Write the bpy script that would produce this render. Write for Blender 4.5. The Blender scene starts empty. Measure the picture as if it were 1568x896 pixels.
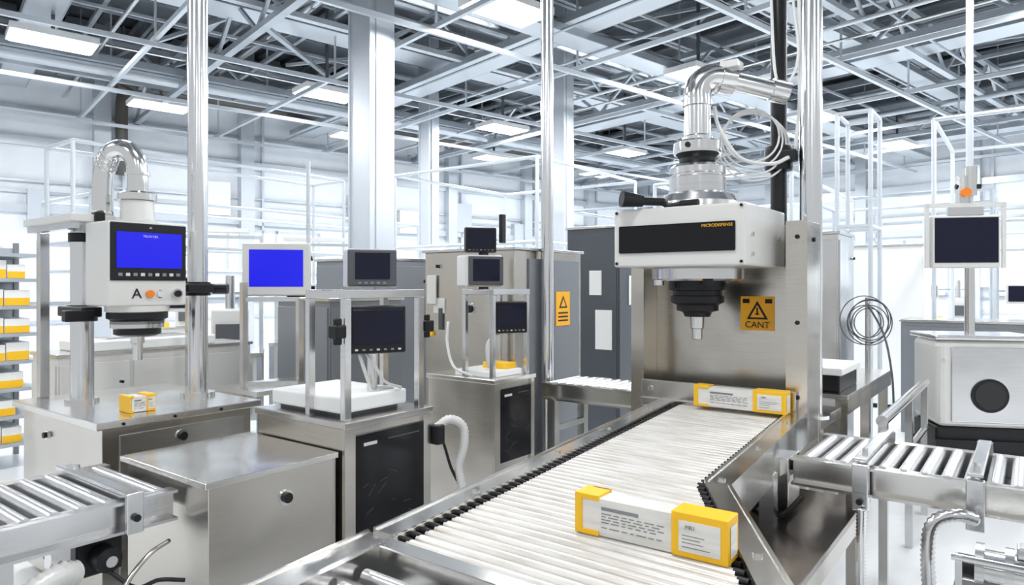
import bpy, bmesh, math, random
from mathutils import Vector, Matrix
random.seed(7)
R=math.radians
sc=bpy.context.scene
# ---------------------------------------------------------------- materials
def _new(name):
    m=bpy.data.materials.new(name); m.use_nodes=True
    nt=m.node_tree; b=nt.nodes['Principled BSDF']; return m,nt,b
def mat(name,col,metal=0.0,rough=0.5,emit=0,ecol=None,var=0.0,vscale=3.0,coat=0,spec=None):
    m,nt,b=_new(name)
    b.inputs['Base Color'].default_value=(*col,1)
    b.inputs['Metallic'].default_value=metal
    b.inputs['Roughness'].default_value=rough
    if spec is not None: b.inputs['Specular IOR Level'].default_value=spec
    if coat: b.inputs['Coat Weight'].default_value=coat
    if emit:
        b.inputs['Emission Color'].default_value=(*(ecol or col),1)
        b.inputs['Emission Strength'].default_value=emit
    if var:
        tc=nt.nodes.new('ShaderNodeTexCoord'); n=nt.nodes.new('ShaderNodeTexNoise')
        n.inputs['Scale'].default_value=vscale; n.inputs['Detail'].default_value=4
        nt.links.new(tc.outputs['Object'],n.inputs['Vector'])
        r=nt.nodes.new('ShaderNodeValToRGB')
        r.color_ramp.elements[0].position=.3; r.color_ramp.elements[1].position=.7
        r.color_ramp.elements[0].color=(*[max(0,c*(1-var)) for c in col],1)
        r.color_ramp.elements[1].color=(*[min(1,c*(1+var)) for c in col],1)
        nt.links.new(n.outputs['Fac'],r.inputs['Fac']); nt.links.new(r.outputs['Color'],b.inputs['Base Color'])
    return m
def brushed(name,col,rough=.3,sc3=(2,2,60),rv=.035,cv=.035):
    m,nt,b=_new(name)
    b.inputs['Metallic'].default_value=1
    tc=nt.nodes.new('ShaderNodeTexCoord'); mp=nt.nodes.new('ShaderNodeMapping')
    mp.inputs['Scale'].default_value=sc3
    nt.links.new(tc.outputs['Object'],mp.inputs['Vector'])
    n=nt.nodes.new('ShaderNodeTexNoise'); n.inputs['Scale'].default_value=3; n.inputs['Detail'].default_value=5
    nt.links.new(mp.outputs['Vector'],n.inputs['Vector'])
    mr=nt.nodes.new('ShaderNodeMapRange'); mr.inputs['To Min'].default_value=rough-rv; mr.inputs['To Max'].default_value=rough+rv
    nt.links.new(n.outputs['Fac'],mr.inputs['Value']); nt.links.new(mr.outputs['Result'],b.inputs['Roughness'])
    r=nt.nodes.new('ShaderNodeValToRGB')
    r.color_ramp.elements[0].position=.25; r.color_ramp.elements[1].position=.75
    r.color_ramp.elements[0].color=(*[c*(1-cv) for c in col],1); r.color_ramp.elements[1].color=(*[min(1,c*(1+cv)) for c in col],1)
    nt.links.new(n.outputs['Fac'],r.inputs['Fac']); nt.links.new(r.outputs['Color'],b.inputs['Base Color'])
    # gentle large-scale waviness of sheet metal
    n2=nt.nodes.new('ShaderNodeTexNoise'); n2.inputs['Scale'].default_value=2.2; n2.inputs['Detail'].default_value=1
    nt.links.new(tc.outputs['Object'],n2.inputs['Vector'])
    bp=nt.nodes.new('ShaderNodeBump'); bp.inputs['Strength'].default_value=.35; bp.inputs['Distance'].default_value=.05
    nt.links.new(n2.outputs['Fac'],bp.inputs['Height']); nt.links.new(bp.outputs['Normal'],b.inputs['Normal'])
    return m
STEEL=brushed('brushed_steel_warm',(.60,.57,.52),.23)
STEELC=brushed('brushed_steel_cool',(.69,.69,.69),.22)
STEELX=brushed('brushed_steel_x',(.69,.675,.645),.20,(2,60,2))
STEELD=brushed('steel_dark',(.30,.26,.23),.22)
CHROME=mat('polished_steel',(.76,.76,.75),1,.15)
POLE=mat('satin_pole',(.74,.75,.76),1,.2)
ROLLER=mat('satin_roller',(.80,.80,.80),.9,.27)
COLM=mat('column_cladding',(.62,.66,.71),.5,.36,var=.04,vscale=1.5)
GALV=mat('galvanised_beam',(.44,.48,.52),.55,.38,var=.15,vscale=2)
GALVD=mat('dark_beam',(.14,.155,.17),.4,.5,var=.2)
GALVW=mat('light_tube',(.62,.665,.71),.4,.36)
DECK=mat('ceiling_deck',(.12,.13,.145),.1,.7,var=.4,vscale=.8)
WHITE=mat('white_paint',(.82,.83,.82),0,.35)
OFFW=mat('offwhite_casing',(.68,.675,.65),.2,.33)
WALL=mat('wall_paint',(.86,.90,.94),0,.6,var=.03)
WALLG=mat('wall_grey',(.60,.65,.71),0,.5)
FLOOR=mat('floor_epoxy',(.84,.86,.88),0,.22,var=.04,vscale=.7)
BLACK=mat('black_plastic',(.008,.008,.010),0,.4,spec=.35)
BLACKG=mat('black_gloss',(.003,.003,.005),0,.12,spec=.35)
RUBBER=mat('black_rubber',(.015,.015,.015),0,.6)
SCREEN=mat('dark_screen',(.004,.005,.020),0,.15,spec=.35)
BLUE=mat('blue_screen',(.0,.0,.05),0,.35,emit=1.0,ecol=(.001,.002,.76))
GREY=mat('grey_casing',(.085,.09,.10),.2,.4)
DGREY=mat('server_grey',(.085,.095,.11),.2,.45)
MGREY=mat('mid_grey_panel',(.24,.255,.275),.4,.4)
YEL=mat('yellow_card',(.90,.51,.01),0,.45)
ORG=mat('orange_label',(.92,.44,.012),0,.45)
HOSE=mat('hose_plastic',(.66,.66,.64),.1,.35)
CABLE=mat('white_cable',(.70,.70,.69),0,.4)
LAMP=mat('lamp_diffuser',(.9,.9,.9),0,.5,emit=5,ecol=(.97,.99,1))
BULB=mat('indicator_orange',(.75,.20,.015),0,.3)
WIN=mat('window_glass_bright',(.8,.88,.95),0,.2,emit=.8,ecol=(.88,.94,1))
PIPEB=mat('brown_pipe',(.12,.11,.10),.4,.4)
def label_mat():
    m,nt,b=_new('printed_label')
    b.inputs['Roughness'].default_value=.35
    tc=nt.nodes.new('ShaderNodeTexCoord'); mp=nt.nodes.new('ShaderNodeMapping')
    mp.inputs['Scale'].default_value=(8,8,60)
    nt.links.new(tc.outputs['Object'],mp.inputs['Vector'])
    n=nt.nodes.new('ShaderNodeTexNoise'); n.inputs['Scale'].default_value=1; n.inputs['Detail'].default_value=2
    nt.links.new(mp.outputs['Vector'],n.inputs['Vector'])
    r=nt.nodes.new('ShaderNodeValToRGB'); r.color_ramp.elements[0].position=.3; r.color_ramp.elements[1].position=.55
    r.color_ramp.elements[0].color=(.64,.63,.60,1); r.color_ramp.elements[1].color=(.76,.75,.72,1)
    nt.links.new(n.outputs['Fac'],r.inputs['Fac']); nt.links.new(r.outputs['Color'],b.inputs['Base Color'])
    return m
LABEL=label_mat()
def slat_mat():
    m,nt,b=_new('roller_sleeve')
    b.inputs['Roughness'].default_value=.33; b.inputs['Metallic'].default_value=.4
    tc=nt.nodes.new('ShaderNodeTexCoord'); mp=nt.nodes.new('ShaderNodeMapping'); mp.inputs['Scale'].default_value=(4,30,30)
    nt.links.new(tc.outputs['Object'],mp.inputs['Vector'])
    n=nt.nodes.new('ShaderNodeTexNoise'); n.inputs['Scale'].default_value=1.3; n.inputs['Detail'].default_value=5
    nt.links.new(mp.outputs['Vector'],n.inputs['Vector'])
    r=nt.nodes.new('ShaderNodeValToRGB'); r.color_ramp.elements[0].position=.3; r.color_ramp.elements[1].position=.6
    r.color_ramp.elements[0].color=(.64,.59,.53,1); r.color_ramp.elements[1].color=(.84,.82,.78,1)
    nt.links.new(n.outputs['Fac'],r.inputs['Fac']); nt.links.new(r.outputs['Color'],b.inputs['Base Color'])
    return m
SLAT=slat_mat()
# ---------------------------------------------------------------- builder
class Obj:
    def __init__(s,name,rotz=0):
        s.name=name; s.parts={}; s.cur=None; s.M=Matrix.Identity(4); s.texts=[]; s.rotz=rotz
        s.part('body')
    def part(s,n):
        if n not in s.parts: s.parts[n]=dict(v=[],f=[],m=[],s=[],mats=[])
        s.cur=s.parts[n]; return s
    def at(s,x=0,y=0,z=0,rz=0,rx=0,ry=0):
        s.M=Matrix.Translation((x,y,z))@Matrix.Rotation(R(rz),4,'Z')@Matrix.Rotation(R(rx),4,'X')@Matrix.Rotation(R(ry),4,'Y'); return s
    def mi(s,m):
        c=s.cur
        if m not in c['mats']: c['mats'].append(m)
        return c['mats'].index(m)
    def add(s,vs,fs,m,smooth=False):
        c=s.cur; o=len(c['v']); k=s.mi(m)
        c['v']+= [s.M@Vector(v) for v in vs]
        for f in fs:
            c['f'].append([i+o for i in f]); c['m'].append(k); c['s'].append(smooth)
    def box(s,x0,x1,y0,y1,z0,z1,m,bev=0):
        if bev:
            bm=bmesh.new(); bmesh.ops.create_cube(bm,size=1)
            for v in bm.verts:
                v.co=Vector((x0+(v.co.x+.5)*(x1-x0),y0+(v.co.y+.5)*(y1-y0),z0+(v.co.z+.5)*(z1-z0)))
            bmesh.ops.bevel(bm,geom=bm.edges[:],offset=bev,segments=3,profile=.5,affect='EDGES')
            bm.verts.index_update()
            s.add([v.co[:] for v in bm.verts],[[v.index for v in f.verts] for f in bm.faces],m); bm.free(); return s
        v=[(x0,y0,z0),(x1,y0,z0),(x1,y1,z0),(x0,y1,z0),(x0,y0,z1),(x1,y0,z1),(x1,y1,z1),(x0,y1,z1)]
        s.add(v,[(3,2,1,0),(4,5,6,7),(0,1,5,4),(1,2,6,5),(2,3,7,6),(3,0,4,7)],m); return s
    def beam(s,p0,p1,w,h,m):
        p0=Vector(p0);p1=Vector(p1);d=(p1-p0).normalized()
        up=Vector((0,0,1)) if abs(d.z)<.95 else Vector((0,1,0))
        a=d.cross(up).normalized()*w/2; b=a.cross(d).normalized()*h/2
        v=[p0-a-b,p0+a-b,p0+a+b,p0-a+b,p1-a-b,p1+a-b,p1+a+b,p1-a+b]
        s.add(v,[(0,1,2,3),(7,6,5,4),(1,0,4,5),(2,1,5,6),(3,2,6,7),(0,3,7,4)],m); return s
    def cyl(s,p0,p1,r,m,r1=None,seg=20,cap=True):
        p0=Vector(p0);p1=Vector(p1); r1=r if r1 is None else r1
        d=(p1-p0).normalized(); up=Vector((0,0,1)) if abs(d.z)<.9 else Vector((0,1,0))
        a=d.cross(up).normalized(); b=d.cross(a)
        c=[(math.cos(2*math.pi*i/seg),math.sin(2*math.pi*i/seg)) for i in range(seg)]
        A=[p0+(a*x+b*y)*r for x,y in c]; B=[p1+(a*x+b*y)*r1 for x,y in c]
        s.add(A+B,[(i,(i+1)%seg,(i+1)%seg+seg,i+seg) for i in range(seg)],m,True)
        if cap:
            if r>1e-4: s.add(A,[list(range(seg))[::-1]],m)
            if r1>1e-4: s.add(B,[list(range(seg))],m)
        return s
    def lathe(s,cx,cy,prof,m,seg=36):
        for (ra,za),(rb,zb) in zip(prof,prof[1:]):
            if abs(za-zb)<1e-6:
                A=[(cx+ra*math.cos(2*math.pi*i/seg),cy+ra*math.sin(2*math.pi*i/seg),za) for i in range(seg)]
                B=[(cx+rb*math.cos(2*math.pi*i/seg),cy+rb*math.sin(2*math.pi*i/seg),za) for i in range(seg)]
                s.add(A+B,[(i,(i+1)%seg,(i+1)%seg+seg,i+seg) for i in range(seg)],m)
            else: s.cyl((cx,cy,za),(cx,cy,zb),max(ra,1e-4),m,max(rb,1e-4),seg,False)
        return s
    def tube(s,pts,r,m,seg=12,n=8,ribs=0,smoothpath=True):
        P=[Vector(p) for p in pts]
        if smoothpath and len(P)>2:
            Q=[]; E=[P[0]*2-P[1]]+P+[P[-1]*2-P[-2]]
            for i in range(1,len(E)-2):
                a,b,c,d=E[i-1:i+3]
                for k in range(n):
                    t=k/n
                    Q.append(.5*((2*b)+(c-a)*t+(2*a-5*b+4*c-d)*t*t+(3*b-a-3*c+d)*t**3))
            Q.append(P[-1]); P=Q
        if ribs:
            L=[0]
            for a,b in zip(P,P[1:]): L.append(L[-1]+(b-a).length)
            N=int(L[-1]/ribs)*2; Q=[]; j=0
            for k in range(N+1):
                t=L[-1]*k/N
                while j<len(L)-2 and L[j+1]<t: j+=1
                f=(t-L[j])/max(1e-6,L[j+1]-L[j]); Q.append(P[j].lerp(P[j+1],f))
            P=Q
        d0=(P[1]-P[0]).normalized(); up=Vector((0,0,1)) if abs(d0.z)<.9 else Vector((1,0,0))
        a=d0.cross(up).normalized(); rings=[]
        for i,p in enumerate(P):
            d=((P[min(i+1,len(P)-1)]-P[max(i-1,0)])).normalized()
            a=(a-d*a.dot(d)).normalized(); b=d.cross(a)
            rr=r*(1 if (not ribs or i%2) else .8)
            rings+=[p+(a*math.cos(2*math.pi*k/seg)+b*math.sin(2*math.pi*k/seg))*rr for k in range(seg)]
        fs=[]
        for i in range(len(P)-1):
            for k in range(seg):
                fs.append((i*seg+k,(i+1)*seg+k,(i+1)*seg+(k+1)%seg,i*seg+(k+1)%seg))
        fs.append(list(range(seg))); fs.append([ (len(P)-1)*seg+k for k in range(seg)][::-1])
        s.add(rings,fs,m,True); return s
    def prism(s,poly,z0,z1,m):
        n=len(poly); v=[(x,y,z0) for x,y in poly]+[(x,y,z1) for x,y in poly]
        s.add(v,[list(range(n))[::-1],list(range(n,2*n))]+[(i,(i+1)%n,(i+1)%n+n,i+n) for i in range(n)],m); return s
    def text(s,body,loc,rz,size,m):
        s.texts.append((body,s.M@Vector(loc),rz,size,m)); return s
    def done(s):
        ps=[(n,p) for n,p in s.parts.items() if p['v']]
        allv=[v for _,p in ps for v in p['v']]
        c=Vector([(min(v[i] for v in allv)+max(v[i] for v in allv))/2 for i in range(3)]); c.z=min(v.z for v in allv)
        if s.rotz: c=Vector((0,0,0))
        multi=len(ps)>1 or s.texts
        par=None
        if multi:
            par=bpy.data.objects.new(s.name,None); par.empty_display_size=.1; par.location=c
            sc.collection.objects.link(par)
            if s.rotz: par.rotation_euler.z=R(s.rotz)
        for n,p in ps:
            nm=s.name if not multi else n
            me=bpy.data.meshes.new(nm); me.from_pydata([tuple(v-c) for v in p['v']],[],p['f'])
            for m in p['mats']: me.materials.append(m)
            me.polygons.foreach_set('material_index',p['m']); me.polygons.foreach_set('use_smooth',p['s']); me.update()
            bm=bmesh.new(); bm.from_mesh(me); bmesh.ops.recalc_face_normals(bm,faces=bm.faces[:]); bm.to_mesh(me); bm.free()
            ob=bpy.data.objects.new(nm,me); sc.collection.objects.link(ob)
            if par: ob.parent=par
            else:
                ob.location=c
                if s.rotz: ob.rotation_euler.z=R(s.rotz)
        for body,loc,rz,size,m in s.texts:
            cu=bpy.data.curves.new('lettering','FONT'); cu.body=body; cu.size=size; cu.extrude=.0006; cu.align_x='CENTER'; cu.align_y='CENTER'
            cu.materials.append(m)
            ob=bpy.data.objects.new('lettering',cu); ob.rotation_euler=(R(90),0,R(rz)); ob.location=loc-c
            sc.collection.objects.link(ob); ob.parent=par
        return par
# ---------------------------------------------------------------- hall (walls rotated -12 deg to the production line)
HR=-12
o=Obj('floor',HR); o.box(-15.2,9,-7,20.2,-.1,0,FLOOR); o.done()
o=Obj('ceiling',HR); o.box(-15.2,9,-7,20.2,6.6,6.75,DECK)
y=-6.5
while y<20: o.box(-15,9,y,y+.12,6.5,6.598,GALVD); y+=.6
o.done()
def wallfeatures(o,axis,pos,inn,a0,a1):
    def bx(u0,u1,d,z0,z1,m):
        p0,p1=(pos,pos+inn*d) if inn>0 else (pos+inn*d,pos)
        if axis=='x': o.box(p0,p1,u0,u1,z0,z1,m)
        else: o.box(u0,u1,p0,p1,z0,z1,m)
    u=a0+1.5
    while u<a1:
        bx(u-.14,u+.14,.22,0,6.6,GALVW); bx(u+.35,u+.40,.1,0,6.6,WALLG); u+=2.7
    for z,h,d,m in ((.9,.06,.05,WALLG),(1.25,.05,.05,GALV),(2.9,.14,.10,WALLG),(3.25,.05,.07,GALV),(3.45,.04,.09,GALV),(4.1,.16,.12,GALVW),(4.75,.06,.08,GALV),(5.3,.1,.1,WALLG),(6.1,.25,.24,GALV)):
        bx(a0,a1,d,z,z+h,m)
    rr=random.Random(3); u=a0+2
    while u<a1-1:
        z0=rr.uniform(1.5,3.2); bx(u,u+rr.uniform(.3,.8),.16,z0,z0+rr.uniform(.3,.8),rr.choice((WALLG,GALVW,WALLG,WHITE))); u+=rr.uniform(.8,2.2)
o=Obj('wall_left',HR); o.box(-15.3,-15,-7,20.2,0,6.7,WALL); wallfeatures(o,'x',-15,1,-7,20); o.done()
o=Obj('wall_back',HR); o.box(-15,9,20,20.3,0,6.7,WALL); wallfeatures(o,'y',20,-1,-15,9); o.done()
k=1
for y0 in (3.9,7.9,11.9,15.9):
    o=Obj('window_%d'%k,HR); o.box(-15.0,-14.95,y0,y0+3.1,1.4,2.75,WIN)
    for t in (0,1.0,2.05,3.05): o.box(-15,-14.9,y0+t,y0+t+.06,1.35,2.8,WALLG)
    o.box(-15,-14.9,y0,y0+3.1,1.35,1.42,WALLG); o.box(-15,-14.9,y0,y0+3.1,2.74,2.8,WALLG); o.done(); k+=1
for x0 in (-13.1,-9.1,-5.1,-1.1):
    o=Obj('window_%d'%k,HR); o.box(x0,x0+3.1,19.95,20,1.4,2.75,WIN)
    for t in (0,1.0,2.05,3.05): o.box(x0+t,x0+t+.06,19.9,20,1.35,2.8,WALLG)
    o.box(x0,x0+3.1,19.9,20,1.35,1.42,WALLG); o.box(x0,x0+3.1,19.9,20,2.74,2.8,WALLG); o.done(); k+=1
# ceiling structure
o=Obj('ceiling_trusses',HR); o.part('joists')
def ibeam_x(o,y,z,h,w,m,x0=-15,x1=9):
    o.box(x0,x1,y-w/2,y+w/2,z,z+.025,m); o.box(x0,x1,y-w/2,y+w/2,z+h-.025,z+h,m); o.box(x0,x1,y-.012,y+.012,z,z+h,m)
def ibeam_y(o,x,z,h,w,m,y0=-7,y1=20):
    o.box(x-w/2,x+w/2,y0,y1,z,z+.025,m); o.box(x-w/2,x+w/2,y0,y1,z+h-.025,z+h,m); o.box(x-.012,x+.012,y0,y1,z,z+h,m)
y=-5.4
while y<20: ibeam_x(o,y,6.1,.34,.16,GALV); y+=1.7
o.part('girders')
x=-14.2
while x<9: ibeam_y(o,x,5.75,.3,.18,GALV); x+=2.35
o.part('lattice')
for x in (-13,-8.4,-3.8,.8,5.4):
    for dz in (5.0,5.6): o.box(x-.05,x+.05,-7,20,dz,dz+.07,GALVW)
    y=-7
    while y<19.5:
        o.beam((x,y,5.03),(x,y+.75,5.63),.04,.04,GALVW); o.beam((x,y+.75,5.63),(x,y+1.5,5.03),.04,.04,GALVW); y+=1.5
for y in (3.2,9.6,15.8):
    for dz in (4.75,5.35): o.box(-15,9,y-.05,y+.05,dz,dz+.08,GALV)
    x=-15
    while x<8.5:
        o.beam((x,y,4.8),(x+.8,y,5.4),.045,.045,GALV); o.beam((x+.8,y,5.4),(x+1.6,y,4.8),.045,.045,GALV); x+=1.6
o.part('diagonals')
for i in range(34):
    x=random.uniform(-14,2); y=random.uniform(1,17); d=random.choice((-1,1))
    o.beam((x,y,random.uniform(4.9,5.6)),(x+random.uniform(1.5,3.5)*d,y+random.uniform(1.5,3.5),random.uniform(5.2,6.2)),.05,.05,random.choice((GALV,GALVW,GALV)))
o.part('struts')
x=-14.5
while x<7: o.box(x-.025,x+.025,-6,19.8,4.55,4.61,GALVW); x+=2.6
y=-5
while y<19.8: o.box(-14.9,8,y-.025,y+.025,4.62,4.68,GALVW); y+=2.4
x=-14.1
while x<8: o.box(x-.02,x+.02,-6,19.8,5.35,5.39,GALVW); x+=1.15
y=-4.6
while y<19.8: o.box(-14.9,8,y-.03,y+.03,5.42,5.48,GALV); y+=1.3
o.part('hangers')
x=-14.5
while x<7:
    y=-5
    while y<19.8:
        o.box(x-.012,x+.012,y-.012,y+.012,4.6,6.6,GALVW); y+=2.4
    x+=2.6
o.part('cable_trays')
for x,z,w,m in ((-12,4.95,.45,GALVW),(-9.4,5.25,.5,GALVW),(-6.4,4.85,.35,GALVW),(-4.6,5.3,.3,GALVW),(-1.0,4.9,.4,GALVW),(2.2,5.1,.4,GALVW)):
    o.box(x-w/2,x+w/2,-6,19.5,z,z+.02,m); o.box(x-w/2-.02,x-w/2,-6,19.5,z,z+.1,GALV); o.box(x+w/2,x+w/2+.02,-6,19.5,z,z+.1,GALV)
for y,z,w in ((1.2,5.1,.4),(6.5,4.95,.5),(11.5,5.15,.5),(17.5,4.9,.5)):
    o.box(-14.8,8,y-w/2,y+w/2,z,z+.02,GALVW); o.box(-14.8,8,y-w/2-.02,y-w/2,z,z+.1,GALV); o.box(-14.8,8,y+w/2,y+w/2+.02,z,z+.1,GALV)
o.part('pipes')
for i in range(18):
    x=-14.5+i*1.15+random.uniform(-.5,.5); z=random.uniform(4.75,5.9); r=random.choice((.02,.03,.04,.06,.09))
    o.cyl((x,-6,z),(x,19.8,z),r,random.choice((GALVW,GALV,CHROME,POLE)),seg=12)
for i in range(17):
    y=0+i*1.2+random.uniform(-.5,.5); z=random.uniform(4.75,5.9); r=random.choice((.02,.03,.04,.06,.09))
    o.cyl((-14.9,y,z),(8,y,z),r,random.choice((GALVW,GALV,CHROME,POLE)),seg=12)
o.done()
o=Obj('wall_pipe',HR)
o.tube([(-14.7,2.9,3.7),(-14.7,2.9,5.0),(-14.7,3.0,5.3),(-14.7,3.3,5.42),(-14.7,9,5.42),(-14.7,16,5.42)],.11,PIPEB,n=5); o.done()
# lamps
o=Obj('ceiling_lamps',HR); o.part('housings')
lp=[(x,y) for x in (-10.6,-6.0,-1.6,3.0) for y in (-2.5,1.3,5.1,8.9,12.7,16.6)]+[(-13.2,y) for y in (3.2,7,10.8,14.6)]
for x,y in lp:
    o.part('housings'); o.box(x-.29,x+.29,y-.48,y+.48,4.75,4.83,WHITE); o.box(x-.02,x+.02,y-.02,y+.02,4.83,6.5,GALVD)
    o.part('diffusers'); o.box(x-.26,x+.26,y-.45,y+.45,4.735,4.75,LAMP)
o.done()
rot=Matrix.Rotation(R(HR),4,'Z')
for i,(x,y) in enumerate(lp):
    if x<-12: continue
    l=bpy.data.lights.new('lamp_light','AREA'); l.shape='RECTANGLE'; l.size=.52; l.size_y=.9; l.energy=80 if y<8 and x>-9 else 155; l.color=(.98,.99,1)
    ob=bpy.data.objects.new('ceiling_lamp_light',l); p=rot@Vector((x,y,4.72)); ob.location=p; ob.rotation_euler.z=R(HR); sc.collection.objects.link(ob)
# ---------------------------------------------------------------- columns and poles
def column(x,y,w,name='steel_column'):
    o=Obj(name)
    h=w/2
    o.box(x-h,x+h,y-h,y+h,0,6.5,COLM)
    o.box(x-h*.2,x+h*.85,y-h-.012,y-h,0,6.5,COLM); o.box(x+h,x+h+.012,y-h*.6,y+h*.6,0,6.5,COLM)
    for s_ in (-1,1): o.box(x+s_*h-.012-.004*s_,x+s_*h+.012-.004*s_,y-h-.02,y-h+.01,0,6.5,GALVW)
    o.box(x-h*1.3,x+h*1.3,y-h*1.3,y+h*1.3,0,.04,GALV); o.done()
column(-6.14,5.39,.36); column(-6.02,9.25,.28); column(-9.2,9.5,.26)
def pole(x,y,z0,r,m=POLE,top=5.6,name='support_pole'):
    o=Obj(name); o.cyl((x,y,z0),(x,y,top),r,m,seg=28); o.cyl((x,y,z0),(x,y,z0+.02),r*1.7,CHROME,seg=28)
    return o
pole(-3.94,2.11,.95,.056).done()
pole(-2.93,4.30,0,.048).done()
# pipe frames in background
def frame(name,x0,x1,y0,y1,z,r=.03,m=GALVW,mid=True):
    o=Obj(name)
    for x in (x0,x1):
        for y in (y0,y1): o.cyl((x,y,0),(x,y,z),r,m,seg=10)
    for zz in ((z,z*.66) if mid else (z,)):
        for x in (x0,x1): o.cyl((x,y0,zz),(x,y1,zz),r,m,seg=10)
        for y in (y0,y1): o.cyl((x0,y,zz),(x1,y,zz),r,m,seg=10)
    o.done()
frame('scaffold_frame',-8.6,-7.9,2.9,6.4,3.1,.022); frame('scaffold_frame',-7.9,-5.2,7.4,10.2,3.3,.025)
frame('scaffold_frame',-3.9,-2.2,8.2,11.5,2.9,.025); frame('scaffold_frame',-.9,1.0,9.2,11.5,3.5,.025)
frame('scaffold_frame',-10.5,-9,3.5,9,2.7,.025); frame('scaffold_frame',-1.55,-1.25,7.4,7.9,3.3,.022)
frame('scaffold_frame',-7.0,-4.5,11,15,3.0,.03,GALV); frame('scaffold_frame',-3.2,-.5,13,15,3.1,.03,GALV)
# ---------------------------------------------------------------- main conveyor
li=lambda y:-1.64+(3.7-y)*.116
def ri(y):
    if y>2.3: return -1.06+(3.75-y)*.09
    return -.93+(2.3-y)*.56
o=Obj('roller_conveyor'); o.part('rollers')
y=3.78
while y>1.32:
    o.cyl((li(y),y,.888),(ri(y),y,.888),.0155,SLAT,seg=12); y-=.043
o.part('roller_studs')
y=3.78
while y>1.32:
    o.cyl((li(y)-.022,y,.897),(li(y)+.008,y,.897),.010,BLACK,seg=8); o.cyl((ri(y)-.006,y,.897),(ri(y)+.022,y,.897),.010,BLACK,seg=8); y-=.043
o.part('side_rails')
def rail(o,pts,w0,w1,z0,z1,m):
    a=[(x+w0,y) for x,y in pts]; b=[(x+w1,y) for x,y in pts][::-1]; o.prism(a+b,z0,z1,m)
L=[(li(4.0),3.88),(li(2.3),2.3),(li(1.3),1.3)]
rail(o,L,-.105,-.02,.895,.915,STEELX); rail(o,L,-.115,-.105,.76,.92,STEELX); rail(o,L,-.035,-.022,.80,.92,STEELX)
L2=[(li(1.3),1.3),(li(.2),.2)]
rail(o,L2,-.13,-.035,.885,.905,STEELX); rail(o,L2,-.14,-.13,.74,.91,STEELX); rail(o,L2,-.035,-.015,.80,.915,STEELX)
Rr=[(ri(3.88),3.88),(ri(2.3),2.3),(ri(1.9),1.9),(ri(1.3),1.3),(ri(.9),.9)]
rail(o,Rr,.035,.105,.90,.92,STEELX); rail(o,Rr,.105,.118,.76,.925,STEELX); rail(o,Rr,.022,.035,.8,.925,STEELX)
for yy in (3.5,2.9,2.35,1.75): 
    o.cyl((ri(yy)+.07,yy,.92),(ri(yy)+.07,yy,.928),.013,CHROME,seg=10); o.cyl((li(yy)-.065,yy,.915),(li(yy)-.065,yy,.924),.013,CHROME,seg=10)
o.part('under_pan'); o.prism([(li(3.8),3.8),(ri(3.8),3.8),(ri(2.3),2.3),(ri(1.3),1.3),(li(1.3),1.3)],.81,.825,BLACK)
o.part('cross_member'); o.box(li(1.3)-.015,ri(1.3)+.02,1.225,1.285,.80,.915,STEELX,.004); o.box(-.98,-.93,.2,1.225,.80,.90,STEELX)
o.part('feed_rollers')
y=1.16
while y>.2:
    o.cyl((li(y),y,.862),(-.98,y,.862),.020,ROLLER,seg=16); o.cyl((-.93,y,.862),(ri(max(y,.9)),y,.862),.020,ROLLER,seg=16); y-=.085
o.prism([(li(1.22),1.22),(ri(1.22),1.22),(ri(.9),.9),(ri(.9),.2),(li(.2),.2)],.76,.775,DGREY)
o.part('legs')
for x,y in ((-1.70,3.4),(-1.48,1.8),(-1.36,.7),(-.90,3.0),(-.84,2.3),(-.15,1.0)):
    o.box(x-.03,x+.03,y-.03,y+.03,0,.8,STEELC)
o.box(-1.7,-.9,3.37,3.43,.45,.5,STEELC)
o.done()
# product boxes on conveyor
def product(x,y,z,L,T,H,rz,big=True):
    o=Obj('product_carton'); o.at(x,y,z,rz)
    o.part('carton'); o.box(-L/2+.01,L/2-.01,-T/2,T/2,0.001,H*.93,LABEL,.002)
    o.part('end_sleeves')
    c=.17*L
    o.box(-L/2,-L/2+c,-T/2-.004,T/2+.004,0,H*.12,YEL); o.box(-L/2-.001,-L/2+c*.28,-T/2-.005,T/2+.005,0,H*1.005,YEL,.002)
    o.box(-L/2,-L/2+c,-T/2-.004,T/2+.004,H*.86,H,YEL,.002); o.box(-L/2,-L/2+c,T/2-.004,T/2+.005,0,H,YEL)
    o.box(L/2-2*c,L/2,-T/2-.006,T/2+.006,0,H*1.02,YEL,.003)
    o.part('labels')
    o.box(L/2-1.72*c,L/2-.25*c,-T/2-.0075,-T/2-.0055,H*.14,H*.84,LABEL)
    o.box(L/2+.001,L/2+.002,-T/2+.012,T/2-.012,H*.14,H*.84,LABEL)
    o.box(-L/2+c*1.1,-L/2+c*2.6,-T/2-.002,-T/2,H*.66,H*.74,MGREY)
    for h_ in (.56,.49,.42,.35,.22):
        u=-L/2+c*1.1
        while u<L/2-2.5*c:
            l=random.uniform(.01,.03); o.box(u,min(u+l,L/2-2.3*c),-T/2-.0015,-T/2,H*h_,H*(h_+.022),MGREY); u+=l+.008
    for h_ in (.5,.42,.34,.24): o.box(L/2-1.6*c,L/2-1.6*c+random.uniform(.6,1.2)*c,-T/2-.0082,-T/2-.007,H*h_,H*(h_+.02),MGREY)
    o.text('MR1',(L/2-1.3*c,-T/2-.009,H*.70),rz,H*.13,MGREY); o.done()
product(-.815,1.70,.9045,.435,.07,.112,1.5)
product(-1.27,3.74,.925,.50,.08,.115,0)
product(-3.70,1.66,.951,.13,.11,.085,90)
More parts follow.
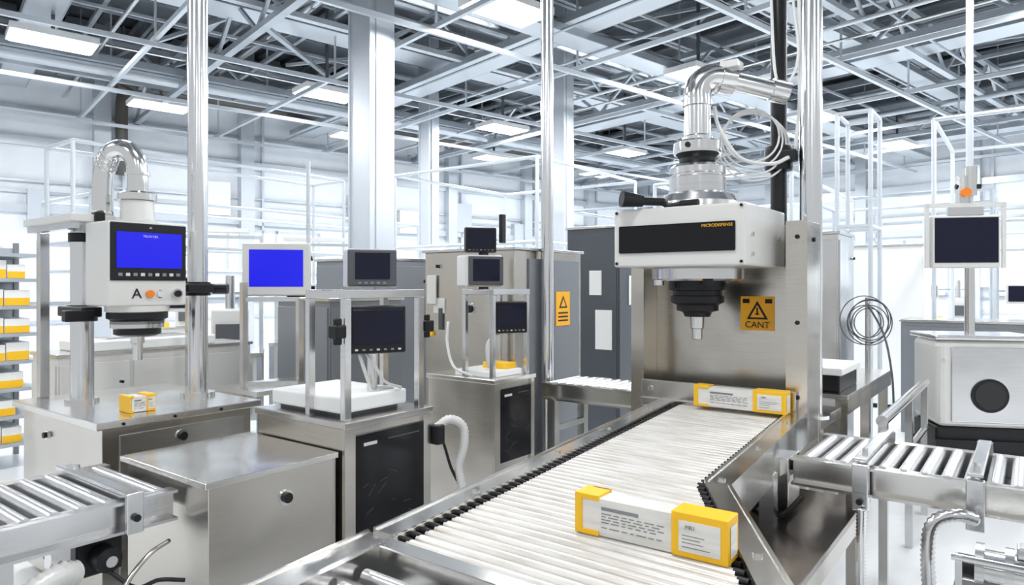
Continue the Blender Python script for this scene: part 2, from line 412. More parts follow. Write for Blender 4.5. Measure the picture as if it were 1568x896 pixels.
# ---------------------------------------------------------------- main dispensing machine
o=Obj('dispensing_machine')
o.part('housing')
o.box(-1.96,-.95,4.08,4.12,.55,1.947,STEEL,.003)
o.box(-1.96,-1.925,3.86,4.08,.55,1.72,STEEL,.003); o.box(-1.985,-1.90,3.84,3.86,.55,1.72,STEEL)
o.box(-.985,-.95,3.86,4.08,.75,1.947,STEEL,.003); o.box(-1.06,-.95,3.84,3.86,.75,1.947,STEEL)
for z in (1.0,1.4,1.86): o.cyl((-1.0,3.84,z),(-1.0,3.832,z),.012,BLACK,seg=10)
o.cyl((-.95,3.97,1.85),(-.94,3.97,1.85),.014,BLACK,seg=10)
o.part('entry_bracket')
o.box(-1.9,-1.0,3.81,3.835,.87,1.03,STEELX,.003); o.box(-1.9,-1.0,3.78,3.81,.90,.922,STEELX)
o.cyl((-1.84,3.81,.98),(-1.84,3.80,.98),.015,CHROME,seg=12); o.cyl((-1.06,3.81,.98),(-1.06,3.80,.98),.015,CHROME,seg=12)
o.part('head_casing'); o.box(-1.865,-1.13,3.4,4.08,1.70,2.017,OFFW,.012)
o.part('display_window'); o.box(-1.83,-1.18,3.388,3.402,1.775,1.925,BLACKG,.006)
o.part('casing_screws')
for x,z in ((-1.845,1.72),(-1.15,1.72),(-1.15,2.0),(-1.845,2.0)): o.cyl((x,3.4,z),(x,3.392,z),.008,BLACK,seg=8)
for y,z in ((3.5,1.86),(3.95,1.86),(3.5,1.76)): o.cyl((-1.13,y,z),(-1.122,y,z),.013,CHROME,seg=10)
o.text('MICRODISPENSE',(-1.27,3.386,1.905),0,.022,ORG)
o.part('lower_flange')
o.lathe(-1.5,3.7,[(0,1.7),(.245,1.7),(.25,1.69),(.25,1.635),(.235,1.625),(0,1.625)],STEELC)
o.cyl((-1.36,3.50,1.63),(-1.36,3.50,1.60),.028,BLACK); o.cyl((-1.64,3.50,1.63),(-1.64,3.50,1.60),.028,CHROME)
o.part('nozzle_body')
o.lathe(-1.5,3.7,[(0,1.625),(.155,1.625),(.155,1.575),(.135,1.57),(.135,1.545),(.145,1.54),(.145,1.505),(.115,1.49),(.115,1.46),(.08,1.45),(.07,1.425),(0,1.425)],BLACK)
for a in range(6):
    c,s_=math.cos(a*1.047),math.sin(a*1.047); o.cyl((-1.5+.142*c,3.7+.142*s_,1.60),(-1.5+.162*c,3.7+.162*s_,1.60),.014,RUBBER,seg=10)
o.part('nozzle_tip'); o.lathe(-1.5,3.7,[(0,1.425),(.04,1.425),(.038,1.36),(.03,1.355),(.03,1.30),(.022,1.295),(0,1.295)],CHROME)
o.part('column_stack')
o.lathe(-1.5,3.7,[(.23,2.017),(.225,2.06),(.20,2.10),(.16,2.115),(.16,2.125)],STEELC)
o.lathe(-1.5,3.7,[(.155,2.11),(.155,2.20),(.148,2.205),(.148,2.215),(.155,2.22),(.155,2.255),(.14,2.27),(0,2.27)],STEELC)
o.lathe(-1.5,3.7,[(.09,2.27),(.10,2.29),(.10,2.31),(.12,2.335)],BLACK)
o.lathe(-1.5,3.7,[(0,2.33),(.13,2.335),(.132,2.35),(.132,2.395),(.12,2.405),(.0,2.405)],CHROME)
o.cyl((-1.5,3.568,2.37),(-1.5,3.56,2.37),.015,BLACK)
o.part('elbow_pipe')
px,py=-1.5,3.7
o.lathe(px,py,[(.085,2.405),(.085,2.43),(.072,2.44),(.072,2.60),(.08,2.605),(.08,2.64)],POLE)
o.tube([(px,py,2.62),(px,py,2.68),(px+.02,py+.015,2.735),(px+.07,py+.05,2.765),(px+.14,py+.1,2.755)],.078,CHROME,seg=24,n=6)
o.cyl((px+.10,py+.07,2.762),(px+.16,py+.12,2.75),.088,CHROME,seg=24)
o.cyl((px+.15,py+.11,2.75),(px+.36,py+.28,2.69),.055,CHROME,seg=20)
o.cyl((px+.33,py+.255,2.70),(px+.40,py+.31,2.68),.065,STEELC,seg=20)
o.box(px+.12,px+.22,py+.02,py+.12,2.80,2.84,OFFW,.005)
o.part('handle')
o.cyl((-1.62,3.52,2.06),(-1.72,3.40,2.06),.022,BLACK,seg=14); o.cyl((-1.70,3.42,2.06),(-1.78,3.33,2.07),.032,BLACK,r1=.045,seg=16)
o.cyl((-1.5,3.47,2.035),(-1.4,3.47,2.035),.02,BLACK,seg=14); o.cyl((-1.6,3.5,2.03),(-1.5,3.47,2.035),.015,BLACK,seg=10)
o.part('warning_sign')
sx,sz,sy=-1.286,1.435,4.079
o.box(sx-.098,sx+.098,sy-.003,sy,sz-.1,sz+.1,ORG)
def tri(o,sx,sy,sz,a,m):
    v=[(sx-a,sy,sz-a*.75),(sx+a,sy,sz-a*.75),(sx,sy,sz+a)]; w=[(x,sy-.001,z) for x,_,z in v]
    o.add(v+w,[(0,1,2),(5,4,3),(0,1,4,3),(1,2,5,4),(2,0,3,5)],m)
tri(o,sx,sy-.003,sz+.012,.062,BLACK); tri(o,sx,sy-.0042,sz+.008,.042,ORG)
o.box(sx-.004,sx+.004,sy-.007,sy-.005,sz-.01,sz+.035,BLACK); o.box(sx-.012,sx+.012,sy-.007,sy-.005,sz-.006,sz,BLACK)
o.box(sx-.085,sx-.045,sy-.005,sy-.003,sz+.06,sz+.085,BLACK); o.box(sx+.045,sx+.085,sy-.005,sy-.003,sz+.06,sz+.085,BLACK)
o.text('CANT',(sx,sy-.006,sz-.068),0,.052,BLACK)
o.part('base_legs')
for x,y in ((-1.92,3.9),(-1.92,4.6),(-1.0,3.9),(-1.0,4.6)): o.box(x-.035,x+.035,y-.035,y+.035,0,.78 if y>4 else .55,STEEL)
o.box(-1.96,-.95,4.12,4.65,.78,.84,STEEL,.004)
o.done()
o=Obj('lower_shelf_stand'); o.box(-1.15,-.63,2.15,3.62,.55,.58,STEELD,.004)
for x,y in ((-.67,3.58),(-.67,2.2),(-1.1,2.2)): o.box(x-.035,x+.035,y-.035,y+.035,0,.72 if y>3 else .55,STEEL)
o.box(-.705,-.635,2.2,3.58,.47,.55,STEEL); o.done()
o=pole(-1.2,4.2,.84,.046,BLACK,name='black_mast'); o.lathe(-1.2,4.2,[(.046,2.28),(.075,2.28),(.08,2.30),(.08,2.40),(.075,2.42),(.046,2.42)],BLACK)
o.box(-1.2,-1.085,4.13,4.2,2.32,2.39,BLACK,.01); o.done()
pole(-1.02,4.2,.84,.062).done()
# cables on mast
o=Obj('cable_bundle')
cx,cy,cz=-1.30,4.02,2.47
for j in range(4):
    r=.16+.016*j; pts=[]
    for a in range(0,19):
        t=2*math.pi*a/18+j*.3; pts.append((cx+r*.8*math.cos(t),cy+r*.6*math.cos(t)+.012*j,cz+r*.95*math.sin(t)-.02*j))
    o.tube(pts,.006,CABLE,seg=8,n=4)
o.tube([(-1.44,3.80,2.62),(-1.42,3.82,2.5),(-1.33,3.9,2.33),(-1.2,4.05,2.3),(-1.12,4.12,2.34)],.011,CABLE,seg=8)
o.tube([(-1.12,4.0,2.70),(-1.18,4.05,2.85),(-1.22,4.1,3.4),(-1.3,4.12,4.7)],.008,CABLE,seg=8)
o.tube([(-1.12,4.0,2.68),(-1.05,4.05,2.9),(-1.10,4.1,3.4),(-1.12,4.12,4.7)],.008,CABLE,seg=8)
o.tube([(-1.06,4.11,4.7),(-1.06,4.1,3.4),(-1.05,4.08,2.7),(-1.08,4.1,2.38)],.01,CABLE,seg=8)
o.done()
# ---------------------------------------------------------------- right conveyor
def conveyor_x(name,x0,x1,y0,y1,z,pitch=.075,r=.026,legs=(),rollm=ROLLER):
    o=Obj(name); o.part('rails')
    for y,s_ in ((y0,-1),(y1,1)):
        o.box(x0,x1,y-.012,y+.012,z-.12,z,STEELX); o.box(x0,x1,min(y+.012*s_,y+.05*s_),max(y+.012*s_,y+.05*s_),z-.012,z-.001,STEELX); o.box(x0,x1,min(y+.012*s_,y+.05*s_),max(y+.012*s_,y+.05*s_),z-.119,z-.108,STEELX)
    o.part('rollers'); x=x0+.05
    while x<x1-.03: o.cyl((x,y0,z-.022),(x,y1,z-.022),r,rollm,seg=14); x+=pitch
    o.part('pan'); o.box(x0,x1,y0+.02,y1-.02,z-.10,z-.09,MGREY)
    o.part('legs')
    for x in legs:
        for y in (y0+.0,y1-.0): o.box(x-.03,x+.03,y-.03,y+.03,0,z-.12,STEELC)
        o.box(x-.02,x+.02,y0,y1,z-.35,z-.31,STEELC)
    return o
o=conveyor_x('side_conveyor',-.84,2.2,3.17,3.70,.85,pitch=.075,r=.028,legs=(1.2,))
o.part('clamps')
for x in (-.56,-.17,.3):
    o.box(x-.03,x+.03,3.08,3.12,.68,.87,STEELC,.004); o.box(x-.025,x+.025,3.08,3.78,.882,.897,STEELC,.004); o.box(x-.03,x+.03,3.75,3.78,.72,.89,STEELC)
    o.cyl((x,3.08,.72),(x,3.065,.72),.013,BLACK,seg=10); o.cyl((x,3.2,.89),(x,3.2,.915),.012,CHROME,seg=10)
o.part('junction_block'); o.box(-.94,-.85,3.12,3.3,.60,.84,STEELX,.005); o.cyl((-.92,3.12,.78),(-.92,3.10,.78),.02,CHROME); o.cyl((-.85,3.2,.8),(-.83,3.2,.8),.025,BLACK)
o.part('cables'); o.tube([(-.95,3.12,.66),(-.93,3.06,.6),(-.85,3.05,.62),(-.78,3.08,.7)],.012,BLACK,seg=8); o.tube([(-.98,3.2,.62),(-1.05,3.1,.55),(-1.0,3.0,.6)],.01,BLACK,seg=8)
o.done()
o=Obj('spiral_hose'); o.tube([(-.55,3.06,.70),(-.55,3.04,.45),(-.54,3.04,.2),(-.52,3.02,.02)],.02,CHROME,ribs=.014,seg=12); o.done()
o=Obj('corrugated_hose'); o.tube([(-.16,3.03,.74),(-.22,3.0,.755),(-.29,2.98,.72),(-.31,2.97,.62),(-.30,2.97,.4),(-.27,2.97,.05)],.026,STEELC,ribs=.018,seg=14); o.done()
o=Obj('pump_unit'); o.part('stand'); o.box(-.22,.5,2.55,2.90,.535,.56,STEELX,.004)
for x,y in ((-.19,2.6),(-.19,2.86),(.4,2.6),(.4,2.86)): o.box(x-.02,x+.02,y-.02,y+.02,0,.535,STEELC)
o.part('motor'); o.cyl((-.15,2.76,.655),(.35,2.76,.655),.068,CHROME,seg=28)
for x in (-.15,-.07,.01,.09,.17): o.cyl((x,2.76,.655),(x+.025,2.76,.655),.086,STEELC,seg=28)
for x in (-.1,.12): o.box(x-.02,x+.02,2.70,2.82,.56,.6,STEELC)
o.cyl((-.20,2.76,.655),(-.15,2.76,.655),.04,BLACK); o.box(-.04,.08,2.73,2.79,.72,.76,STEELC,.006); o.cyl((.015,2.76,.76),(.015,2.76,.80),.022,BLACK)
for z in (.60,.72): o.cyl((-.21,2.64,z),(.45,2.64,z),.012,CHROME,seg=10)
for x in (-.19,.43): o.box(x-.01,x+.01,2.63,2.65,.56,.73,STEELC)
o.done()
# ---------------------------------------------------------------- left conveyor (runs along y)
o=Obj('infeed_conveyor'); x0,x1,z=-3.28,-2.72,.80; o.part('rails')
for x,s_ in ((x0,-1),(x1,1)):
    o.box(x-.012,x+.012,-.6,1.35,z-.12,z,STEELC); o.box(min(x+.012*s_,x+.05*s_),max(x+.012*s_,x+.05*s_),-.6,1.35,z-.012,z-.001,STEELC); o.box(min(x+.012*s_,x+.05*s_),max(x+.012*s_,x+.05*s_),-.6,1.35,z-.119,z-.108,STEELC)
o.part('rollers'); y=1.30
while y>-.5: o.cyl((x0,y,z-.022),(x1,y,z-.022),.030,ROLLER,seg=16); y-=.09
o.part('pan'); o.box(x0+.02,x1-.02,-.6,1.34,z-.10,z-.09,MGREY)
o.part('clamps')
for y in (1.18,.62):
    o.box(x0-.05,x1+.06,y-.025,y+.025,z+.012,z+.03,STEELC,.004); o.box(x1+.052,x1+.075,y-.03,y+.03,z-.12,z+.03,STEELC,.004); o.cyl((x1+.075,y,z-.06),(x1+.09,y,z-.06),.014,BLACK,seg=10)
    o.cyl((x0+.1,y,z+.03),(x0+.1,y,z+.05),.014,CHROME,seg=10)
o.part('drive'); o.cyl((x1-.03,1.1,.60),(x1+.05,1.1,.60),.045,BLACK); o.cyl((x1+.05,1.1,.60),(x1+.07,1.1,.60),.02,CHROME); o.box(x1-.35,x1-.03,1.02,1.18,.53,.67,BLACK,.01)
o.part('legs')
for y in (.95,-.3):
    for x in (x0,x1): o.box(x-.03,x+.03,y-.03,y+.03,0,z-.12,STEELC)
o.done()
o=Obj('corrugated_hose'); o.tube([(-2.69,1.0,.585),(-2.66,.92,.60),(-2.64,.82,.56),(-2.62,.75,.46),(-2.6,.73,.3),(-2.6,.75,.05)],.045,HOSE,ribs=.022,seg=16); o.done()
o=Obj('power_cable'); o.tube([(-2.64,1.3,.62),(-2.6,1.2,.60),(-2.58,1.1,.5),(-2.58,1.05,.3),(-2.6,1.1,.02)],.009,STEEL,seg=8)
o.tube([(-2.68,1.1,.56),(-2.6,1.16,.50),(-2.55,1.22,.52),(-2.52,1.3,.5)],.008,BLACK,seg=8); o.done()
# ---------------------------------------------------------------- workbench cabinets left
def knob(o,x,y,z,dx,dy,r=.022):
    o.cyl((x,y,z),(x+dx*.008,y+dy*.008,z),r*1.5,CHROME,seg=20); o.cyl((x+dx*.008,y+dy*.008,z),(x+dx*.022,y+dy*.022,z),r,BLACK,seg=16)
o=Obj('steel_bench_cabinet'); o.part('body'); o.box(-3.17,-2.50,1.38,1.98,.05,.825,STEEL,.003)
o.part('worktop'); o.box(-3.2,-2.485,1.36,1.985,.825,.85,STEELX,.003)
o.part('latches'); knob(o,-2.50,1.72,.71,1,0); knob(o,-2.98,1.38,.63,0,-1); o.done()
o=Obj('steel_bench_cabinet'); o.part('body'); o.box(-4.55,-3.53,1.42,2.2,.05,.915,STEEL,.003); o.box(-3.53,-3.52,1.5,2.15,.12,.87,STEELC)
o.part('worktop'); o.box(-4.6,-3.49,1.38,2.24,.915,.95,STEELX,.004)
o.part('latches'); knob(o,-3.52,1.80,.82,1,0); knob(o,-4.2,1.42,.8,0,-1,.016)
o.part('edge_screws')
for y in (1.5,1.75,2.0): o.cyl((-3.49,y,.932),(-3.484,y,.932),.008,BLACK,seg=8)
o.done()
def monitor(o,x,y,z,rz,w,h,d,case,scr,bez=.02,chin=.03,btn=True,pre='monitor'):
    o.at(x,y,z,rz)
    o.part(pre+'_case'); o.box(-w/2,w/2,0,d,-h/2,h/2,case,min(.012,d/3))
    o.part(pre+'_bezel'); o.box(-w/2+.006,w/2-.006,-.012,.004,-h/2+.006,h/2-.006,BLACK if case in(GREY,BLACK,MGREY) else case,.005)
    o.part(pre+'_screen'); o.box(-w/2+bez,w/2-bez,-.015,-.008,-h/2+bez+chin,h/2-bez,scr,.001)
    if btn:
        o.part(pre+'_buttons')
        n=7
        for i in range(n):
            u=-w/2+bez+(i+.5)*(w-2*bez)/n; o.box(u-w*.025,u+w*.025,-.0155,-.011,-h/2+bez*.9,-h/2+bez*.9+chin*.3,MGREY if i%3 else OFFW)
    o.at()
def cabinet_black(name,x0,x1,y0,y1,z,yb0,yb1,zb):
    o=Obj(name); o.part('body'); o.box(x0,x1-.014,y0,y1,.06,z-.03,STEEL,.003)
    o.box(x1-.014,x1,y0,yb0,.06,z-.03,STEEL); o.box(x1-.014,x1,yb1,y1,.06,z-.03,STEEL)
    o.part('worktop'); o.box(x0-.01,x1+.01,y0-.01,y1+.01,z-.03,z,STEELX,.004)
    o.part('black_panel'); o.box(x1-.0139,x1-.002,yb0,yb1,zb,z-.07,BLACKG)
    o.box(x1-.003,x1+.0,yb0+.05,yb0+.13,z-.125,z-.11,OFFW); o.box(x1-.003,x1+.0,yb0+.2,yb1-.03,z-.115,z-.11,GREY)
    for i in range(9):
        yy=random.uniform(yb0+.03,yb1-.05); zz=random.uniform(zb+.05,z-.2); l=random.uniform(.02,.07); 
        o.beam((x1-.0015,yy,zz),(x1-.0015,min(yb1-.02,yy+l),zz+random.uniform(-.05,.05)),.0015,.0015,GREY)
    return o
o=cabinet_black('control_cabinet',-3.15,-2.46,2.0,2.55,.98,2.06,2.50,.42)
o.part('frame')
for y in (2.02,2.49): 
    o.box(-2.52,-2.485,y,y+.038,.98,1.54,STEELC,.003); o.box(-2.78,-2.75,y,y+.038,.98,1.54,STEELC,.003); o.box(-2.74,-2.525,y,y+.038,1.54,1.575,STEELC,.003)
o.box(-2.525,-2.48,2.02,2.528,1.54,1.58,STEELC,.003); o.box(-2.78,-2.74,2.02,2.528,1.54,1.58,STEELC,.003)
o.part('side_clamps'); 
for y,dy in ((1.96,1),(2.53,1)): o.box(-2.53,-2.47,y,y+.06,1.36,1.42,BLACK,.008); o.box(-2.51,-2.49,y+.01,y+.05,1.33,1.45,BLACK,.006)
o.part('pole'); o.cyl((-2.62,2.30,.98),(-2.62,2.30,1.4),.026,CHROME)
monitor(o,-2.53,2.255,1.385,62,.285,.235,.06,GREY,SCREEN,pre='lower_monitor')
monitor(o,-2.60,2.28,1.685,58,.25,.19,.13,OFFW,SCREEN,bez=.035,chin=0,btn=False,pre='upper_monitor_shell')
o.at(-2.60,2.28,1.685,58); o.part('upper_monitor_front'); o.box(-.12,.12,-.025,-.005,-.09,.09,GREY,.008); o.box(-.085,.085,-.028,-.02,-.055,.075,SCREEN)
for i in range(5): o.box(-.07+i*.03,-.055+i*.03,-.028,-.02,-.078,-.068,MGREY)
o.at()
o.part('scale'); o.box(-3.10,-2.55,2.05,2.47,1.0,1.075,WHITE,.012); o.box(-3.08,-2.59,2.09,2.44,.98,1.0,GREY)
o.part('cables'); o.tube([(-2.6,2.2,1.27),(-2.58,2.22,1.18),(-2.62,2.3,1.1),(-2.6,2.42,1.08)],.009,CABLE,seg=8); o.tube([(-2.6,2.24,1.27),(-2.56,2.27,1.2),(-2.57,2.34,1.12),(-2.56,2.44,1.08)],.007,CABLE,seg=8)
o.done()
o=Obj('corrugated_hose'); o.tube([(-2.47,2.60,.86),(-2.43,2.66,.90),(-2.39,2.72,.86),(-2.38,2.72,.76),(-2.40,2.70,.64),(-2.38,2.70,.52),(-2.42,2.68,.40)],.024,HOSE,ribs=.016,seg=14)
o.tube([(-2.5,2.58,.82),(-2.45,2.62,.80),(-2.42,2.66,.65),(-2.40,2.72,.5),(-2.45,2.7,.38)],.008,BLACK,seg=8); o.box(-2.5,-2.42,2.56,2.62,.78,.88,BLACK,.01); o.done()
o=cabinet_black('control_cabinet',-3.40,-2.80,3.5,3.95,.98,3.56,3.91,.42)
o.part('frame')
for y in (3.52,3.90):
    o.box(-2.86,-2.83,y,y+.032,.98,1.535,STEELC,.003); o.box(-3.10,-3.07,y,y+.032,.98,1.535,STEELC,.003); o.box(-3.06,-2.865,y,y+.032,1.54,1.57,STEELC,.003)
o.box(-2.865,-2.825,3.52,3.932,1.535,1.575,STEELC,.003); o.box(-3.1,-3.06,3.52,3.932,1.535,1.575,STEELC,.003)
monitor(o,-2.85,3.74,1.38,60,.25,.22,.06,GREY,SCREEN,pre='lower_monitor')
monitor(o,-3.02,3.66,1.70,60,.27,.22,.2,OFFW,SCREEN,bez=.03,chin=.0,btn=False,pre='middle_monitor')
o.at(-3.02,3.66,1.70,60); o.part('middle_monitor_front'); o.box(-.12,.135,-.025,-.005,-.1,.1,GREY,.006); o.box(-.09,.105,-.028,-.02,-.07,.08,SCREEN); o.at()
monitor(o,-3.10,3.72,1.92,50,.23,.18,.04,GREY,SCREEN,pre='top_monitor',chin=.01); o.box(-3.12,-3.08,3.72,3.78,1.55,1.86,BLACK)
o.box(-3.0,-2.97,3.8,3.84,1.9,2.1,BLACK)
o.part('parts_tray'); o.box(-3.2,-2.86,3.56,3.88,.98,1.02,WHITE,.006); o.box(-3.1,-2.9,3.74,3.87,1.02,1.06,YEL,.004)
o.part('cables'); o.tube([(-3.2,3.49,1.35),(-3.18,3.46,1.2),(-3.1,3.44,1.05),(-2.95,3.46,1.0)],.010,CABLE,seg=8); o.tube([(-2.92,3.7,1.27),(-2.95,3.62,1.2),(-2.93,3.6,1.05)],.016,HOSE,seg=8)
o.done()
o=Obj('tall_steel_enclosure'); o.part('body'); o.box(-3.9,-3.0,3.98,4.9,.05,1.86,STEEL,.006); o.box(-3.92,-2.98,3.96,4.92,1.86,1.88,STEELC,.003)
o.part('side_panel'); o.box(-3.0,-2.985,4.15,4.85,.15,1.80,MGREY,.003)
o.part('fittings'); knob(o,-3.42,3.98,1.42,0,-1,.03); knob(o,-3.75,3.98,1.75,0,-1,.015); o.box(-3.80,-3.68,3.97,3.98,1.38,1.50,OFFW)
o.box(-3.86,-3.76,3.955,3.97,1.45,1.68,OFFW,.006); o.box(-3.74,-3.70,3.965,3.98,1.25,1.42,GREY); o.box(-3.86,-3.80,3.96,3.98,1.2,1.24,YEL)
o.part('warning_sign'); o.box(-2.985,-2.98,4.50,4.70,1.28,1.55,ORG)
o.add([(-2.978,4.54,1.42),(-2.978,4.66,1.42),(-2.978,4.60,1.52)],[(0,1,2)],BLACK); o.add([(-2.977,4.565,1.432),(-2.977,4.635,1.432),(-2.977,4.60,1.495)],[(0,1,2)],ORG)
for z in (1.315,1.345,1.375): o.box(-2.98,-2.978,4.53,4.67,z,z+.012,BLACK)
o.done()
# ---------------------------------------------------------------- left dispensing machine (A)
o=Obj('dispensing_station')
o.part('posts'); o.cyl((-4.23,1.60,.95),(-4.23,1.60,1.94),.058,POLE,seg=28); o.cyl((-4.23,1.6,.95),(-4.23,1.6,.97),.085,CHROME,seg=28)
o.box(-4.60,-4.55,1.50,1.55,.95,1.90,STEELC,.003)
o.part('top_bracket'); o.box(-4.62,-3.95,1.44,1.66,1.935,1.975,OFFW,.004); o.box(-4.62,-4.0,1.46,1.50,1.90,1.935,STEELC)
o.part('head_casing'); o.box(-3.97,-3.70,1.515,1.917,1.492,1.93,OFFW,.01)
o.part('head_bezel'); o.box(-3.705,-3.69,1.525,1.912,1.625,1.922,BLACK,.006)
o.part('head_screen'); o.box(-3.692,-3.686,1.552,1.885,1.69,1.875,BLUE)
o.part('head_buttons')
for i in range(9): o.box(-3.692,-3.687,1.56+i*.037,1.58+i*.037,1.648,1.664,OFFW if i%2 else MGREY)
o.cyl((-3.70,1.72,1.555),(-3.685,1.72,1.555),.02,BULB); o.cyl((-3.70,1.775,1.555),(-3.688,1.775,1.555),.018,OFFW); o.cyl((-3.70,1.86,1.555),(-3.68,1.86,1.555),.028,CHROME); o.cyl((-3.68,1.86,1.555),(-3.672,1.86,1.555),.018,BLACK)
o.box(-3.70,-3.69,1.77,1.78,1.535,1.575,BLACK)
o.text('A',(-3.697,1.655,1.555),90,.075,BLACK); o.text('TELOCYJEL',(-3.685,1.72,1.855),90,.016,OFFW); o.text('AI',(-3.687,1.72,1.90),90,.016,OFFW)
o.part('clamps'); o.cyl((-4.23,1.6,1.40),(-4.23,1.6,1.49),.075,BLACK); o.box(-4.30,-3.97,1.50,1.60,1.43,1.485,BLACK,.008); o.box(-4.02,-3.96,1.42,1.56,1.41,1.47,BLACK,.008)
o.cyl((-4.23,1.6,1.84),(-4.23,1.6,1.89),.068,BLACK)
o.cyl((-3.94,2.11,1.54),(-3.94,2.11,1.62),.072,BLACK); o.box(-3.93,-3.74,1.95,2.10,1.56,1.61,BLACK,.008); o.cyl((-3.86,2.16,1.58),(-3.80,2.22,1.58),.03,BLACK)
o.box(-3.95,-3.75,1.92,2.1,1.57,1.60,BLACK)
o.part('nozzle'); cx,cy=-3.835,1.72
o.lathe(cx,cy,[(0,1.492),(.155,1.492),(.155,1.462),(.14,1.455),(0,1.455)],OFFW)
o.lathe(cx,cy,[(.148,1.455),(.148,1.425),(.13,1.415),(.13,1.395),(.115,1.385)],BLACK)
o.lathe(cx,cy,[(.13,1.41),(.13,1.375),(.11,1.365),(.0,1.365)],STEELC); o.lathe(cx,cy,[(.115,1.37),(.115,1.34),(.09,1.33),(.0,1.33)],BLACK)
o.lathe(cx,cy,[(.036,1.355),(.034,1.29),(.026,1.285),(.024,1.20),(0,1.20)],CHROME)
o.part('elbow_pipe')
o.lathe(cx,cy,[(.10,1.93),(.10,1.945),(.085,1.95),(.08,2.05),(.075,2.055)],OFFW); o.lathe(cx,cy,[(0,2.05),(.095,2.055),(.095,2.09),(.075,2.10),(0,2.10)],CHROME)
o.tube([(cx,cy,2.08),(cx,cy,2.20),(cx-.01,cy-.01,2.28),(cx-.05,cy-.04,2.33),(cx-.12,cy-.07,2.32),(cx-.17,cy-.09,2.25),(cx-.18,cy-.1,2.15),(cx-.18,cy-.1,1.975)],.052,CHROME,seg=22,n=5)
for t in (0,1,2,3): o.cyl((cx-.14-.01*t,cy-.075-.005*t,2.315-.025*t),(cx-.147-.01*t,cy-.08-.005*t,2.305-.025*t),.057,STEELC,seg=20)
o.cyl((cx,cy,2.19),(cx,cy,2.205),.062,CHROME,seg=22)
o.box(-3.99,-3.93,1.55,1.6,1.935,1.99,BLACK,.008)
o.done()
# blue monitor on stand
o=Obj('monitor_stand'); monitor(o,-4.31,2.89,1.715,48,.47,.38,.05,OFFW,BLUE,bez=.05,chin=.015,btn=False)
o.part('stand'); o.box(-4.47,-4.43,2.70,2.74,0,1.62,STEELC); o.box(-4.24,-4.20,3.0,3.04,0,1.5,STEELC); o.beam((-4.45,2.72,1.5),(-4.22,3.02,1.5),.03,.03,STEELC)
o.beam((-4.45,2.72,.9),(-4.22,3.02,.9),.03,.03,STEELC)
o.part('tray'); o.box(-4.6,-4.1,2.6,3.2,.86,.89,STEELX); 
o.part('hook'); o.cyl((-4.22,3.05,1.78),(-4.18,3.1,1.80),.02,BLACK); o.cyl((-4.2,3.08,1.8),(-4.2,3.08,2.5),.016,GALVW,seg=10)
o.done()
o=Obj('small_control_panel'); monitor(o,-4.95,2.55,1.59,50,.19,.17,.04,OFFW,SCREEN,pre='panel'); o.box(-4.98,-4.94,2.57,2.61,0,1.52,STEELC); o.done()
# ---------------------------------------------------------------- background equipment
def cab(name,x0,x1,y0,y1,z,m,doors='x',n=2,top=None):
    o=Obj(name); o.part('body'); o.box(x0,x1,y0,y1,.06,z,m,.005); o.box(x0+.04,x1-.04,y0+.04,y1-.04,0,.06,BLACK)
    o.part('top'); o.box(x0-.015,x1+.015,y0-.015,y1+.015,z,z+.025,top or STEELX,.003)
    o.part('doors')
    for i in range(n):
        a=y0+(y1-y0)*i/n+.015; b=y0+(y1-y0)*(i+1)/n-.015
        o.box(x1,x1+.012,a,b,.12,z-.05,m,.003); knob(o,x1+.012,b-.06,z-.2,1,0,.012)
        a=x0+(x1-x0)*i/n+.015; b=x0+(x1-x0)*(i+1)/n-.015
        o.box(a,b,y0-.012,y0,.12,z-.05,m,.003)
    return o
o=cab('storage_cabinet',-5.75,-5.3,1.85,3.3,1.10,OFFW,n=3); o.part('scale'); o.box(-5.7,-5.32,2.0,3.0,1.125,1.20,WHITE,.012); o.box(-5.6,-5.4,2.2,2.8,1.2,1.215,STEELC,.003); o.done()
cab('storage_cabinet',-5.2,-4.5,3.5,4.3,1.47,MGREY,n=1).done()
cab('storage_cabinet',-5.8,-4.9,4.35,5.05,1.84,MGREY,n=1).done()
o=cab('server_rack',-3.9,-3.3,6.1,6.9,2.18,DGREY,n=1); o.part('papers'); o.box(-3.62,-3.48,6.08,6.087,1.5,1.75,WHITE); o.box(-3.55,-3.36,6.08,6.087,.95,1.35,WHITE); o.box(-3.285,-3.28,6.3,6.5,1.4,1.7,WHITE); o.done()
o=Obj('equipment_rack'); 
for x,y in ((-4.7,6.5),(-4.2,6.5),(-4.7,7.1),(-4.2,7.1)): o.box(x-.02,x+.02,y-.02,y+.02,0,1.85,BLACK)
for i in range(7): o.box(-4.7,-4.2,6.5,7.1,.1+i*.28,.12+i*.28,BLACK); o.box(-4.66,-4.24,6.52,7.0,.12+i*.28,.28+i*.28,DGREY if i%2 else GREY,.01)
o.done()
cab('steel_process_unit',-1.95,-1.35,6.5,7.1,2.05,STEELC,n=1).done()
cab('white_process_unit',-1.9,-1.1,10.0,10.8,2.1,WHITE,n=1).done()
cab('white_process_unit',-3.0,-2.2,12.0,12.8,2.0,WHITE,n=1).done()
cab('white_process_unit',1.2,2.0,10.0,10.8,1.9,OFFW,n=1).done()
cab('white_process_unit',-7.6,-6.8,6.6,7.4,1.6,WHITE,n=1).done()
cab('low_steel_bench',-1.1,1.6,8.2,8.9,1.22,MGREY,n=4).done()
cab('low_steel_bench',-8.2,-6.9,8.3,9.0,1.2,MGREY,n=3).done()
